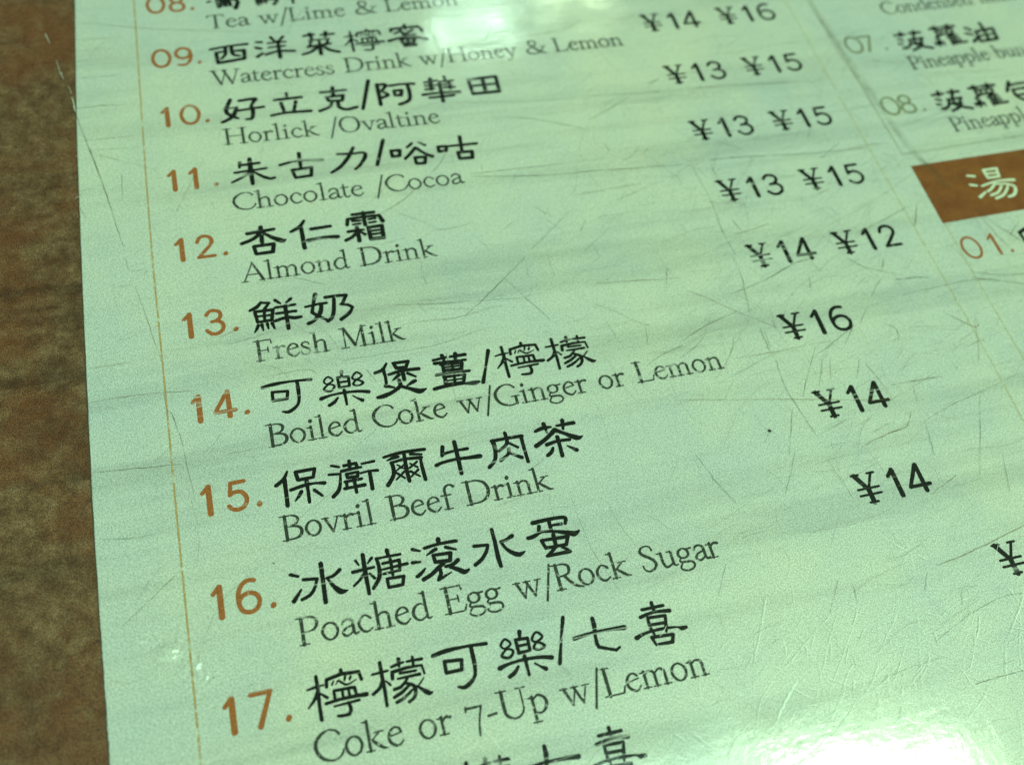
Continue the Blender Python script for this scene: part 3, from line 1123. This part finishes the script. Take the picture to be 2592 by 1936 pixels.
SCRATCHES = '''
151|-1043,384 -1001,695 -914,1103 -829,1476 -734,1931 -671,2300 -596,2703
88|-948,-917 -586,-840 -261,-740 418,-605 1636,-398
107|-1014,567 -756,555 -341,591
69|-958,-608 -415,-604
67|-971,-239 -507,-242
61|-887,1276 -529,1476 -155,1678
66|-945,59 -453,77
50|348,1568 100,2069 -40,2362
53|1021,1480 978,1693
73|-1042,1914 -976,1880
65|638,763 549,1283
92|1910,-941 1662,-584 1554,-365
69|2031,324 1849,517
52|-989,1091 -337,1095
62|-920,1247 -349,1289
49|-1023,1838 -811,1827
48|-1015,2087 -957,2251
74|-556,1661 -569,2049
111|5935,1166 6113,1078
106|4976,1656 5330,1494 5654,1322
81|3150,1865 3012,2067 2893,2195
77|2690,2379 2475,2556 2179,2715
69|3801,1450 4126,1486 4578,1648 4893,1802
68|5478,2181 5308,2334 5198,2367
61|2371,2724 2590,2876 2802,3048
61|2695,3052 2944,3050 3206,3003
77|3751,3504 4101,3225 4341,3033
94|4383,3342 4481,3197
62|2125,2521 2344,2299 2516,2158
64|1865,1957 2220,1989 2623,1981
66|3317,2288 4011,2302 4980,2307
121|3309,2324 4162,2450 4925,2487 5919,2559
59|3317,1098 4292,1229 5297,1269 6348,1340
54|3494,2169 3478,2253
57|5054,2062 5089,2209
77|4593,77 5144,1 5423,-146
157|4181,-159 4049,47
75|3789,-122 4106,-64 4330,41
59|2099,3150 2403,3103
54|3769,2508 3853,2400
51|3442,3226 3666,3059
65|4442,2812 5327,2763
52|3949,2896 4061,3032
54|4845,2999 5189,2887 5541,2773
94|6397,1319 7207,1352 8279,1450
77|8748,-61 8756,359 8743,919 8783,1493 8787,2069 8794,2431 8797,2836
105|5993,2519 6737,2561 7546,2637 8396,2666
70|6418,2197 6745,2432
85|7030,2966 7333,2939
101|7416,3280 7602,3236
66|5971,3138 6179,3222 6432,3240
65|6025,2601 6065,3154 6044,3580 6068,3979
67|6264,2614 6283,2944
96|6177,3697 6470,3653 6645,3612
64|6216,3492 6267,3666
71|7694,2739 8044,2531
72|7811,2170 7672,2392
101|8612,3628 8424,3964
100|7710,3913 8071,3807 8431,3672
75|8965,2402 9610,2249 9987,2192
79|8968,1193 9200,1195 9516,1270
101|9339,3949 9375,4199 9450,4452
68|9523,4321 9800,4101
84|8795,4003 9240,3932
66|7499,3516 7544,3645
71|7674,2736 8306,2625 8697,2633
66|9626,1526 10318,1566 11008,1634
73|8785,2860 9097,2857 9883,2819 10617,2796
106|9006,2949 9100,3200 9123,3410
66|-510,3251 -432,3615 -365,3976 -297,4290
80|-319,4579 -306,4795 -266,4856 -201,5129 -170,5439 -120,5840
46|-581,2856 -551,3028 -396,3056
46|-365,3061 -415,3114
49|-1016,4585 -554,4586 2,4641
85|-1018,5348 -604,5392 -211,5422
53|270,4057 498,3964
52|638,4618 917,4598 1103,4606 1186,4678
42|-1029,4187 -618,4192
44|306,4160 701,4100 1030,4004
54|-548,3234 -687,3229
56|944,3315 1142,3434 1403,3564
60|221,5401 571,5404
96|3653,3601 3407,3797 3168,3988 3018,4107 2814,4254
58|2497,3419 2487,3717 2508,3784
71|2065,3974 2523,4037 3023,4087 3447,4122
59|3911,3646 3911,3908
49|3638,3729 3619,3834
70|2113,4245 2397,4238 2728,4258 3082,4201 3240,4189
54|1442,4567 1922,4562 2247,4566 2584,4531 2972,4445
57|4248,4352 4454,4495 4619,4649 4769,4739
57|4611,4730 4755,4726
57|4712,4749 4670,4984
70|4573,5224 4782,5125 5041,5054
57|3358,3852 3706,4460
65|1672,4706 1751,4889
66|2519,4676 2489,5255
50|5210,4030 5101,4295
60|4343,4093 5325,4183
47|2445,4084 2915,4181
41|1431,5561 1656,5414
103|5852,4495 6165,4421 6430,4336 6708,4228 7001,4189
74|5323,4356 5586,4554 5795,4741 6009,4907 6179,5043
72|5060,4998 5384,4853 5795,4741
61|6034,4019 6027,4286 5991,4477 5936,4809
69|5989,5415 5963,5745 5999,6002 6074,6409
57|5565,5314 5935,5324 6402,5312 6705,5307
87|6500,5432 6783,5301 6958,5209
88|7064,5145 6845,5375
79|7809,4354 7711,4519
77|7643,4620 7427,4825
63|7353,4251 7563,4448 7895,4597
105|7804,4660 8060,4672 8247,4706
80|8755,4796 8984,4871 9358,4995
60|8502,5304 8390,5624 8257,5889
60|7135,5158 7334,4938
72|6007,5052 5999,5256
72|5971,5004 5967,5290
57|6596,5511 6499,5771
57|6924,5573 6822,5774
56|6510,5515 6340,5819
56|6498,5350 6268,5667 6102,5908
57|6968,5642 7020,5852 7071,6097
71|7114,5969 7381,5962 7756,5974
56|5641,5046 5528,5247 5266,5513
82|6837,6506 7078,6461 7214,6299
81|6550,6578 6837,6506 7053,6475
57|7288,6447 7710,6320 8141,6228 8657,6108
54|7305,6450 7243,6718 7217,6841
51|5775,6493 5588,6774 5462,6955
78|6979,7237 7157,7169 7338,7100
55|8078,6255 7575,7184
66|7959,6973 7807,7409
63|4730,6317 4822,6617 4950,6917
55|4813,5702 5304,5789 5963,5919 7036,6129
59|7402,5208 7517,5292 7478,5453
56|7371,6019 7325,6225
51|6819,4428 6749,4636
59|6185,4749 6144,5036
53|5935,6027 5690,6530
54|6089,6375 6461,6263
51|6069,6661 6153,7134
76|8193,5204 8465,5448 8521,5308
58|6324,8627 6653,8504 6855,8442 7144,8381 7398,8390
49|5897,7286 5707,7543
46|5646,7865 5427,8157
47|5763,7953 5736,8118
48|6552,7983 6442,8149
47|6800,8227 6741,8370
46|4628,7487 4442,7772
103|6689,7948 7061,7898 7779,7751
93|6498,9074 6765,9063 7027,9065
52|-340,6518 -495,6631 -756,6830 -837,6896
55|-991,6033 -726,6089 -510,6089
'''

# ------------------------------------------------------------------ the menu
menu = bpy.data.objects.new('laminated_menu', None)
sc.collection.objects.link(menu)
menu['label'] = 'scratched laminated cafe menu, pale green page with black Chinese and English drink names and prices'
menu['category'] = 'menu'


def slab(name, outline, z0, z1, mat, parent):
    n = len(outline)
    v = [W(x, y, z1) for x, y in outline] + [W(x, y, z0) for x, y in outline]
    f = [tuple(reversed(range(n))), tuple(range(n, 2 * n))]
    f += [(i, (i + 1) % n, n + (i + 1) % n, n + i) for i in range(n)]
    o = link(name, v, f, mat, parent)
    import bmesh
    bm = bmesh.new()
    bm.from_mesh(o.data)
    bmesh.ops.recalc_face_normals(bm, faces=bm.faces)
    bm.to_mesh(o.data)
    bm.free()
    return o


slab('brown_backing', [(-52, -70), (190, -70), (190, 190), (-52, 190)], -1.0, -0.13, M_BROWN, menu)

# pale panel: a gridded sheet so the crease in the film near number 17 is real relief
EDGE = [(-9.2, -60), (-9.63, -12.2), (-9.95, 0.6), (-10.14, 10.4), (-10.26, 26.3), (-10.3, 33.5), (-10.31, 45.6), (-10.3, 57.1), (-10.17, 66.3), (-9.9, 80.1), (-9.6, 95), (-9.0, 150)]


def edge_x(y):
    for (x0, y0), (x1, y1) in zip(EDGE, EDGE[1:]):
        if y <= y1:
            return x0 + (x1 - x0) * (y - y0) / (y1 - y0)
    return EDGE[-1][0]


def panel():
    ys = [-60 + 2.0 * i for i in range(62)] + [64, 66] + [68 + 0.11 * i for i in range(110)] + [80.2 + 3 * i for i in range(24)]
    xs_l = [0.11 * i for i in range(120)]
    xs_r = [13.4 + 4.0 * i for i in range(42)]
    offs = xs_l + xs_r
    v, f = [], []
    for y in ys:
        ex = edge_x(y)
        for k, d in enumerate(offs):
            x = ex + d if k else ex + 0.02 * math.sin(y * 2.1) + 0.015 * math.sin(y * 7.3)
            v.append(W(x, y, 0.012 + relief(x, y)))
    n = len(offs)
    for j in range(len(ys) - 1):
        for i in range(n - 1):
            f.append((j * n + i, (j + 1) * n + i, (j + 1) * n + i + 1, j * n + i + 1))
    # rim down to the backing on the left
    b = len(v)
    for y in ys:
        v.append(W(edge_x(y), y, -0.16))
    for j in range(len(ys) - 1):
        f.append((b + j, b + j + 1, (j + 1) * n, j * n))
    o = link('pale_panel', v, f, M_PAPER, menu)
    for p in o.data.polygons:
        p.use_smooth = True
    return o


panel()

# rules
def rule(pts, w, mat):
    w *= 1.12
    pr = Print(0.016)
    q = [(x0 + (x1 - x0) * i / 90, y0 + (y1 - y0) * i / 90, w) for (x0, y0), (x1, y1) in zip(pts, pts[1:]) for i in range(90)]
    pr.ribbon(q + [(*pts[-1], w)], caps=False)
    return pr.done('rule_line', mat, menu)


rule([(-2.5, -60), (-2.55, -10), (-2.8, 4), (-3.0, 17), (-3.12, 29), (-3.03, 47), (-3.03, 58), (-2.97, 68), (-2.9, 82), (-2.8, 150)], 0.17, M_RULE)
rule([(84.2, -60), (84.15, 6), (84.05, 16), (84.1, 27), (84.1, 37), (84.15, 45), (84.2, 55), (84.1, 61), (84.0, 66), (84, 120)], 0.19, M_RULE3)
rule([(88.2, 39.7), (88.13, 45.3), (88.1, 58.7), (88.1, 120)], 0.17, M_RULE3)
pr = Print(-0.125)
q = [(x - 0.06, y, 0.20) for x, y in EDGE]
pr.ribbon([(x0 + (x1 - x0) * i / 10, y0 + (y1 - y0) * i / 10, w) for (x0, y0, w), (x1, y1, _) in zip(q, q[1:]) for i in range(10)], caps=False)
pr.done('panel_edge_shadow', M_EDGE_SHADOW, menu)  # dark strip standing in for the contact shadow along the panel's edge
pr = Print(0.016)
pr.ribbon([(87.9, -40, 0.18), (87.9, -0.4, 0.18), (88.0, 14, 0.18), (88.0, 28.3, 0.18)], caps=False)
pr.ribbon([(88.0, 28.3, 0.18), (106.2, 27.9, 0.18), (160, 27.0, 0.18)], caps=False)
pr.done('rule_line', M_RULE2, menu)

# section header box with a pale character
hb = Print(0.018)
z = hb.z
hb.v = [W(88.2, 30.45, z), W(150, 29.4, z), W(150, 38.4, z), W(88.0, 39.75, z)]
hb.f = [(0, 1, 2, 3)]
header = hb.done('section_header', M_HEAD, menu)


def characters(names, mat=None, parent=menu, name='dish_name', z=0.020, bold=1.27):
    pr = Print(z)
    for n in names:
        dx = dy = 0
        if isinstance(n, tuple):
            n, dx, dy = n
        for fl, pts in GLYPHS[n][1]:
            pr.stroke(fl, [((x + dx) / 100, (y + dy) / 100, w / 100 * bold) for x, y, w in pts])
    return pr.done(name, mat or M_BLACK, parent)


characters(['bird', 'bird2', 'blob3'])
characters(['sai', 'yeung', 'choi', ('ning', 1624, -8010), 'mat'])
characters(['hao', 'lap', 'hak', 'sl10', 'oh', 'wah', 'tin'])
characters(['zhu', 'gu', 'li', 'sl11', 'guk', 'goo'])
characters(['xing', 'ren', 'shuang'])
characters(['xian', 'nai'])
characters([('ke', -1109, -3003), ('le', -1110, -3000), 'bo', 'jiang', 'sl14', ('ning', 2387, -2978), ('meng', 2381, -2979)])
characters(['bao', 'wei', 'er', 'niu', 'rou', 'cha'])
characters(['bing', 'tang', 'gun', 'shui', 'dan'])
characters(['ning', 'meng', 'ke', 'le', 'sl17', 'qi', 'xi'])
characters([('meng', 548, 981), ('qi', -721, 974), ('xi', -718, 975)])
characters([('bor', 0, -1167), ('lo', 0, -1180), 'yau'])
characters(['bor', 'lo', 'baau'])
characters(['frag'])
characters(['tong'], M_HTEXT, header, 'header_character', 0.0195, 0.85)


def text(s, x0, y0, x1, y1, cap=2.42, name='english_name', mat=None):
    """roman line from x0 to x1 along the baseline"""
    tot = sum(ROMAN[c][0] if c != ' ' else 34 for c in s)
    k = cap / 100
    gap = 3.0
    kx = ((x1 - x0) / k - gap * (len(s) - 1)) / tot
    pr = Print()
    x = 0.0
    for c in s:
        if c == ' ':
            x += 34 * kx + gap
            continue
        for fl, pts in ROMAN[c][1]:
            q = []
            for px, py, w in pts:
                X = x0 + (x + px * kx) * k
                Y = y0 + (y1 - y0) * (X - x0) / (x1 - x0) - py * k
                q.append((X, Y, (w * 1.15 + 2.4) * k))
            pr.stroke(fl, q)
        x += ROMAN[c][0] * kx + gap
    return pr.done(name, mat or M_GREY, menu)


text('Tea w/Lime & Lemon', 6.0, -6.1, 38.5, -6.5)
text('Watercress Drink w/Honey & Lemon', 5.6, 4.0, 58.4, 4.1)
text('Horlick /Ovaltine', 6.0, 13.9, 31.6, 14.2)
text('Chocolate /Cocoa', 5.9, 23.95, 32.2, 24.1)
text('Almond Drink', 5.9, 33.95, 26.9, 34.0)
text('Fresh Milk', 6.0, 44.1, 21.3, 44.2)
text('Boiled Coke w/Ginger or Lemon', 6.0, 54.05, 53.95, 54.05)
text('Bovril Beef Drink', 6.05, 63.95, 32.05, 63.95)
text('Poached Egg w/Rock Sugar', 6.15, 73.9, 46.15, 74.0)
text('Coke or 7-Up w/Lemon', 6.1, 83.9, 41.1, 84.3)
text('Condensed milk', 97.5, 3.2, 119.5, 2.6)
text('Pineapple bun w', 96.6, 14.2, 118.2, 13.7)
text('Pineapple bun', 97.0, 25.8, 115.8, 25.3)


def figures(s, xs, y, h=3.1, mat=None, name='price', bold=1.0, wide=1.0):
    pr = Print()
    k = h / 100
    for c, x in zip(s, xs):
        for fl, pts in FIGURES[c][1]:
            pr.stroke(fl, [(x + px * k * wide, y - py * k, w * k * bold) for px, py, w in pts])
    return pr.done(name, mat or M_BLACK, menu)


# row numbers: first figure's left edge at about -1.4 mm
for i, s in enumerate(['08.', '09.', '10.', '11.', '12.', '13.', '14.', '15.', '16.', '17.']):
    w0 = -1.36 if s[0] == '1' else -1.55
    d = s[1]
    x2 = {'8': 1.5, '9': 1.45, '0': 1.25, '1': 1.15, '2': 1.3, '3': 1.3, '4': 1.15, '5': 1.4, '6': 1.2, '7': 1.3}[d]
    o = figures(s, [w0 + (0.28 if s[0] == '1' else 0.35), x2 + 0.10, 4.2], (i - 1) * 10 + 0.0 + (0.0 if i else 0.1), 3.02, M_OCHRE, 'row_number', 1.10, 0.82)
    o['label'] = 'ochre row number %s' % s[:2]
for s, y in (('07.', 10.05), ('08.', 21.75), ('01.', 45.4)):
    x2 = 1.0
    o = figures(s, [88.9 if s[1] != '1' else 88.4, {'7': 91.2, '8': 91.5, '1': 91.9}[s[1]], 94.4], y, 3.15, M_OCHRE if s == '01.' else M_OLIVE, 'row_number', 0.85, 0.88)

# prices, two columns: yen sign foot at 63.6 and 74.65 mm
X2 = {'2': 68.1, '3': 68.0, '4': 67.75, '5': 68.0, '6': 68.0}
for row, a, b in ((9, '14', '16'), (10, '13', '15'), (11, '13', '15'), (12, '13', '15'), (13, '14', '12'), (14, '16', ''), (15, '14', ''), (16, '14', ''), (17, '', '14'), (8, '14', '16'), (18, '', '14')):
    y = (row - 9) * 10 + 1.95
    for s, dx in ((a, 0.0), (b, 11.0)):
        if s:
            figures('Y' + s, [62.3 + dx, 65.6 + dx, X2[s[1]] + 0.05 + dx], y, bold=1.08, wide=0.9)

# specks of dirt caught under the film
for x, y, r in ((55.94, 62.20, 0.20), (5.0, 65.9, 0.08), (-1.2, 75.0, 0.05), (9.3, 12.3, 0.07)):
    pr = Print(0.03)
    pr.ribbon([(x - r * 0.3, y, r * 1.6), (x, y, r * 1.8), (x + r * 0.3, y + 0.02, r * 1.5)])
    pr.done('dirt_speck', M_SPECK, menu)

# the scratches in the film: each long one its own strip, the hair-fine rest as one
rng = random.Random(7)


def scratch(pts, w, mat, name='scratch', pr=None, z=0.05):
    own = pr is None
    if own:
        pr = Print(z)
    out = []
    n = len(pts)
    for i in range(n - 1):
        p1, p2 = pts[i], pts[i + 1]
        p0 = pts[i - 1] if i else p1
        p3 = pts[i + 2] if i + 2 < n else p2
        for s in range(6):
            t = s / 6
            q = [0.5 * (2 * b + (c - a) * t + (2 * a - 5 * b + 4 * c - d) * t * t + (3 * b - a - 3 * c + d) * t ** 3) for a, b, c, d in zip(p0, p1, p2, p3)]
            out.append((q[0] + rng.gauss(0, 0.025), q[1] + rng.gauss(0, 0.025)))
    out.append(pts[-1])
    m = len(out)
    pr.ribbon([(x, y, w * (0.25 + 0.75 * math.sin(math.pi * (i + 0.6) / (m + 0.2)) ** 0.5) * rng.uniform(0.7, 1.2)) for i, (x, y) in enumerate(out)], caps=False)
    if own:
        return pr.done(name, mat, menu)


zz = 0.05
for k, l in enumerate(SCRATCHES.strip().splitlines()):
    w, p = l.split('|')
    pts = [tuple(float(v) / 100 for v in q.split(',')) for q in p.split()]
    zz += 0.0005
    scratch(pts, max(0.05, float(w) / 1000 * (0.8 if float(p.split(',')[0]) < 2500 else 1.05)), M_SCR_O if k % 4 == 1 else M_SCR, z=zz)

# the long crease through the right-hand column
for ox, w in ((0.0, 0.30), (0.45, 0.16), (-0.35, 0.12)):
    zz += 0.0005
    scratch([(86.9 + ox, -12), (87.5 + ox, 0.6), (88.0 + ox, 8), (88.4 + ox, 15.5), (89.4 + ox, 27.5), (91.2 + ox, 34.5)], w, M_SCR_L if ox > 0.6 else M_CREASE, z=zz)
for pts, w in (([(93.2, 38.5), (95.5, 42.5), (98.4, 46.2), (103, 52)], 0.26), ([(66, 8), (78, 7.2), (96, 5.8)], 0.10), ([(64, 21.5), (80, 20.3), (99, 19)], 0.12), ([(70, 39), (82, 34.5), (93, 29.0)], 0.10), ([(88, 47.3), (94, 48.6), (104, 48.2)], 0.18), ([(78, 48.8), (86, 48.3), (90, 48.6)], 0.16)):
    zz += 0.0005
    scratch(pts, w, M_CREASE, z=zz)

# whitened scratches on the brown margin; along the glare their glint is painted white
zz += 0.0005
scratch([(-13.22, -7.69), (-12.67, -5.69)], 0.07, M_SCR_L, z=zz)
zz += 0.0005
scratch([(-12.05, -2.80), (-11.59, -0.00)], 0.042, M_SCR_L, z=zz)
zz += 0.0005
scratch([(-11.57, -0.68), (-11.29, 0.58)], 0.056, M_SCR_L, z=zz)
zz += 0.0005
scratch([(-10.75, 1.80), (-10.48, 3.17)], 0.042, M_SCR_L, z=zz)
zz += 0.0005
scratch([(-10.49, 3.70), (-10.13, 6.17)], 0.098, M_SCR_L, z=zz)
zz += 0.0005
scratch([(-10.45, 13.20), (-9.59, 13.15)], 0.035, M_SCR_L, z=zz)
zz += 0.0005
scratch([(-10.69, 19.50), (-9.72, 19.02)], 0.056, M_SCR_L, z=zz)
zz += 0.0005
scratch([(38.00, 85.81), (44.84, 87.36), (50.40, 88.59), (56.09, 89.69), (61.16, 90.64)], 0.035, M_SCR_L, z=zz)
zz += 0.0005
scratch([(48.38, 89.02), (50.20, 89.03), (52.43, 89.20), (57.11, 89.22), (59.43, 89.33)], 0.042, M_SCR_L, z=zz)
zz += 0.0005
scratch([(42.07, 92.48), (47.86, 90.94), (51.32, 89.98), (54.74, 89.24), (58.22, 87.91)], 0.112, M_SCR_L, z=zz)
zz += 0.0005
scratch([(44.94, 92.24), (48.44, 91.34), (50.38, 90.71)], 0.049, M_SCR_L, z=zz)
zz += 0.0005
scratch([(45.58, 89.60), (46.88, 88.27), (48.79, 86.62)], 0.245, M_SCR_L, z=zz)
zz += 0.0005
scratch([(37.34, 87.69), (39.31, 88.28), (40.41, 88.47)], 0.035, M_SCR_L, z=zz)
zz += 0.0005
scratch([(39.53, 89.66), (41.54, 89.33), (44.18, 89.01)], 0.035, M_SCR_L, z=zz)
zz += 0.0005
scratch([(40.85, 91.54), (42.51, 90.62), (44.17, 89.41)], 0.049, M_SCR_L, z=zz)
zz += 0.0005
scratch([(64.35, 89.16), (64.92, 91.15), (66.05, 93.80)], 0.056, M_SCR_L, z=zz)
zz += 0.0005
scratch([(71.81, 84.98), (72.25, 86.93)], 0.049, M_SCR_L, z=zz)
zz += 0.0005
scratch([(37.37, 91.23), (39.52, 91.22), (41.25, 91.24)], 0.035, M_SCR_L, z=zz)


hair = Print(0.32)
for k in range(1700):
    x = rng.uniform(-10, 110) if k % 2 else rng.gauss(72, 20)
    y = rng.uniform(-12, 100) if k % 2 else rng.gauss(38, 24)
    if x < 40 and rng.random() < 0.45:
        continue
    a = rng.choice([rng.gauss(-0.45, 0.35), rng.gauss(1.25, 0.3), rng.gauss(-0.1, 0.12)])
    ln = min(rng.expovariate(1 / 2.6) + 0.5, 11)
    cx, cy = math.cos(a) * ln / 2, math.sin(a) * ln / 2
    bx, by = rng.gauss(0, 0.09) * ln, rng.gauss(0, 0.09) * ln
    scratch([(x - cx, y - cy), (x + bx, y + by), (x + cx, y + cy)], rng.uniform(0.02, 0.05), None, pr=hair)
o = hair.done('fine_scratches', M_HAIR, menu)
o['kind'] = 'stuff'

pale = Print(0.14)  # random scratches around the glare, their shine put in as white
for k in range(420):
    x = rng.gauss(56, 13)
    y = rng.gauss(89, 6)
    if y > 99 or y < 74:
        continue
    a = rng.choice([rng.gauss(-0.55, 0.25), rng.gauss(-0.05, 0.12), rng.gauss(-0.95, 0.3), rng.gauss(0.7, 0.3)])
    ln = min(rng.expovariate(1 / 2.2) + 0.6, 9)
    cx, cy = math.cos(a) * ln / 2, math.sin(a) * ln / 2
    scratch([(x - cx, y - cy), (x + rng.gauss(0, 0.04) * ln, y + rng.gauss(0, 0.04) * ln), (x + cx, y + cy)], rng.uniform(0.02, 0.06), None, pr=pale)
o = pale.done('painted_glint_scratches', M_SCR_L, menu)
o['kind'] = 'stuff'

# ------------------------------------------------------------------ the table under the menu
def table():
    v = [W(-600, -700, -1.0), W(700, -700, -1.0), W(700, 500, -1.0), W(-600, 500, -1.0)]
    v += [(x, y, z - 0.025) for x, y, z in v]
    f = [(3, 2, 1, 0), (4, 5, 6, 7), (0, 1, 5, 4), (1, 2, 6, 5), (2, 3, 7, 6), (3, 0, 4, 7)]
    o = link('table_top', v, f, table_mat(), kind='structure')
    import bmesh
    bm = bmesh.new()
    bm.from_mesh(o.data)
    bmesh.ops.recalc_face_normals(bm, faces=bm.faces)
    bm.to_mesh(o.data)
    bm.free()


table()
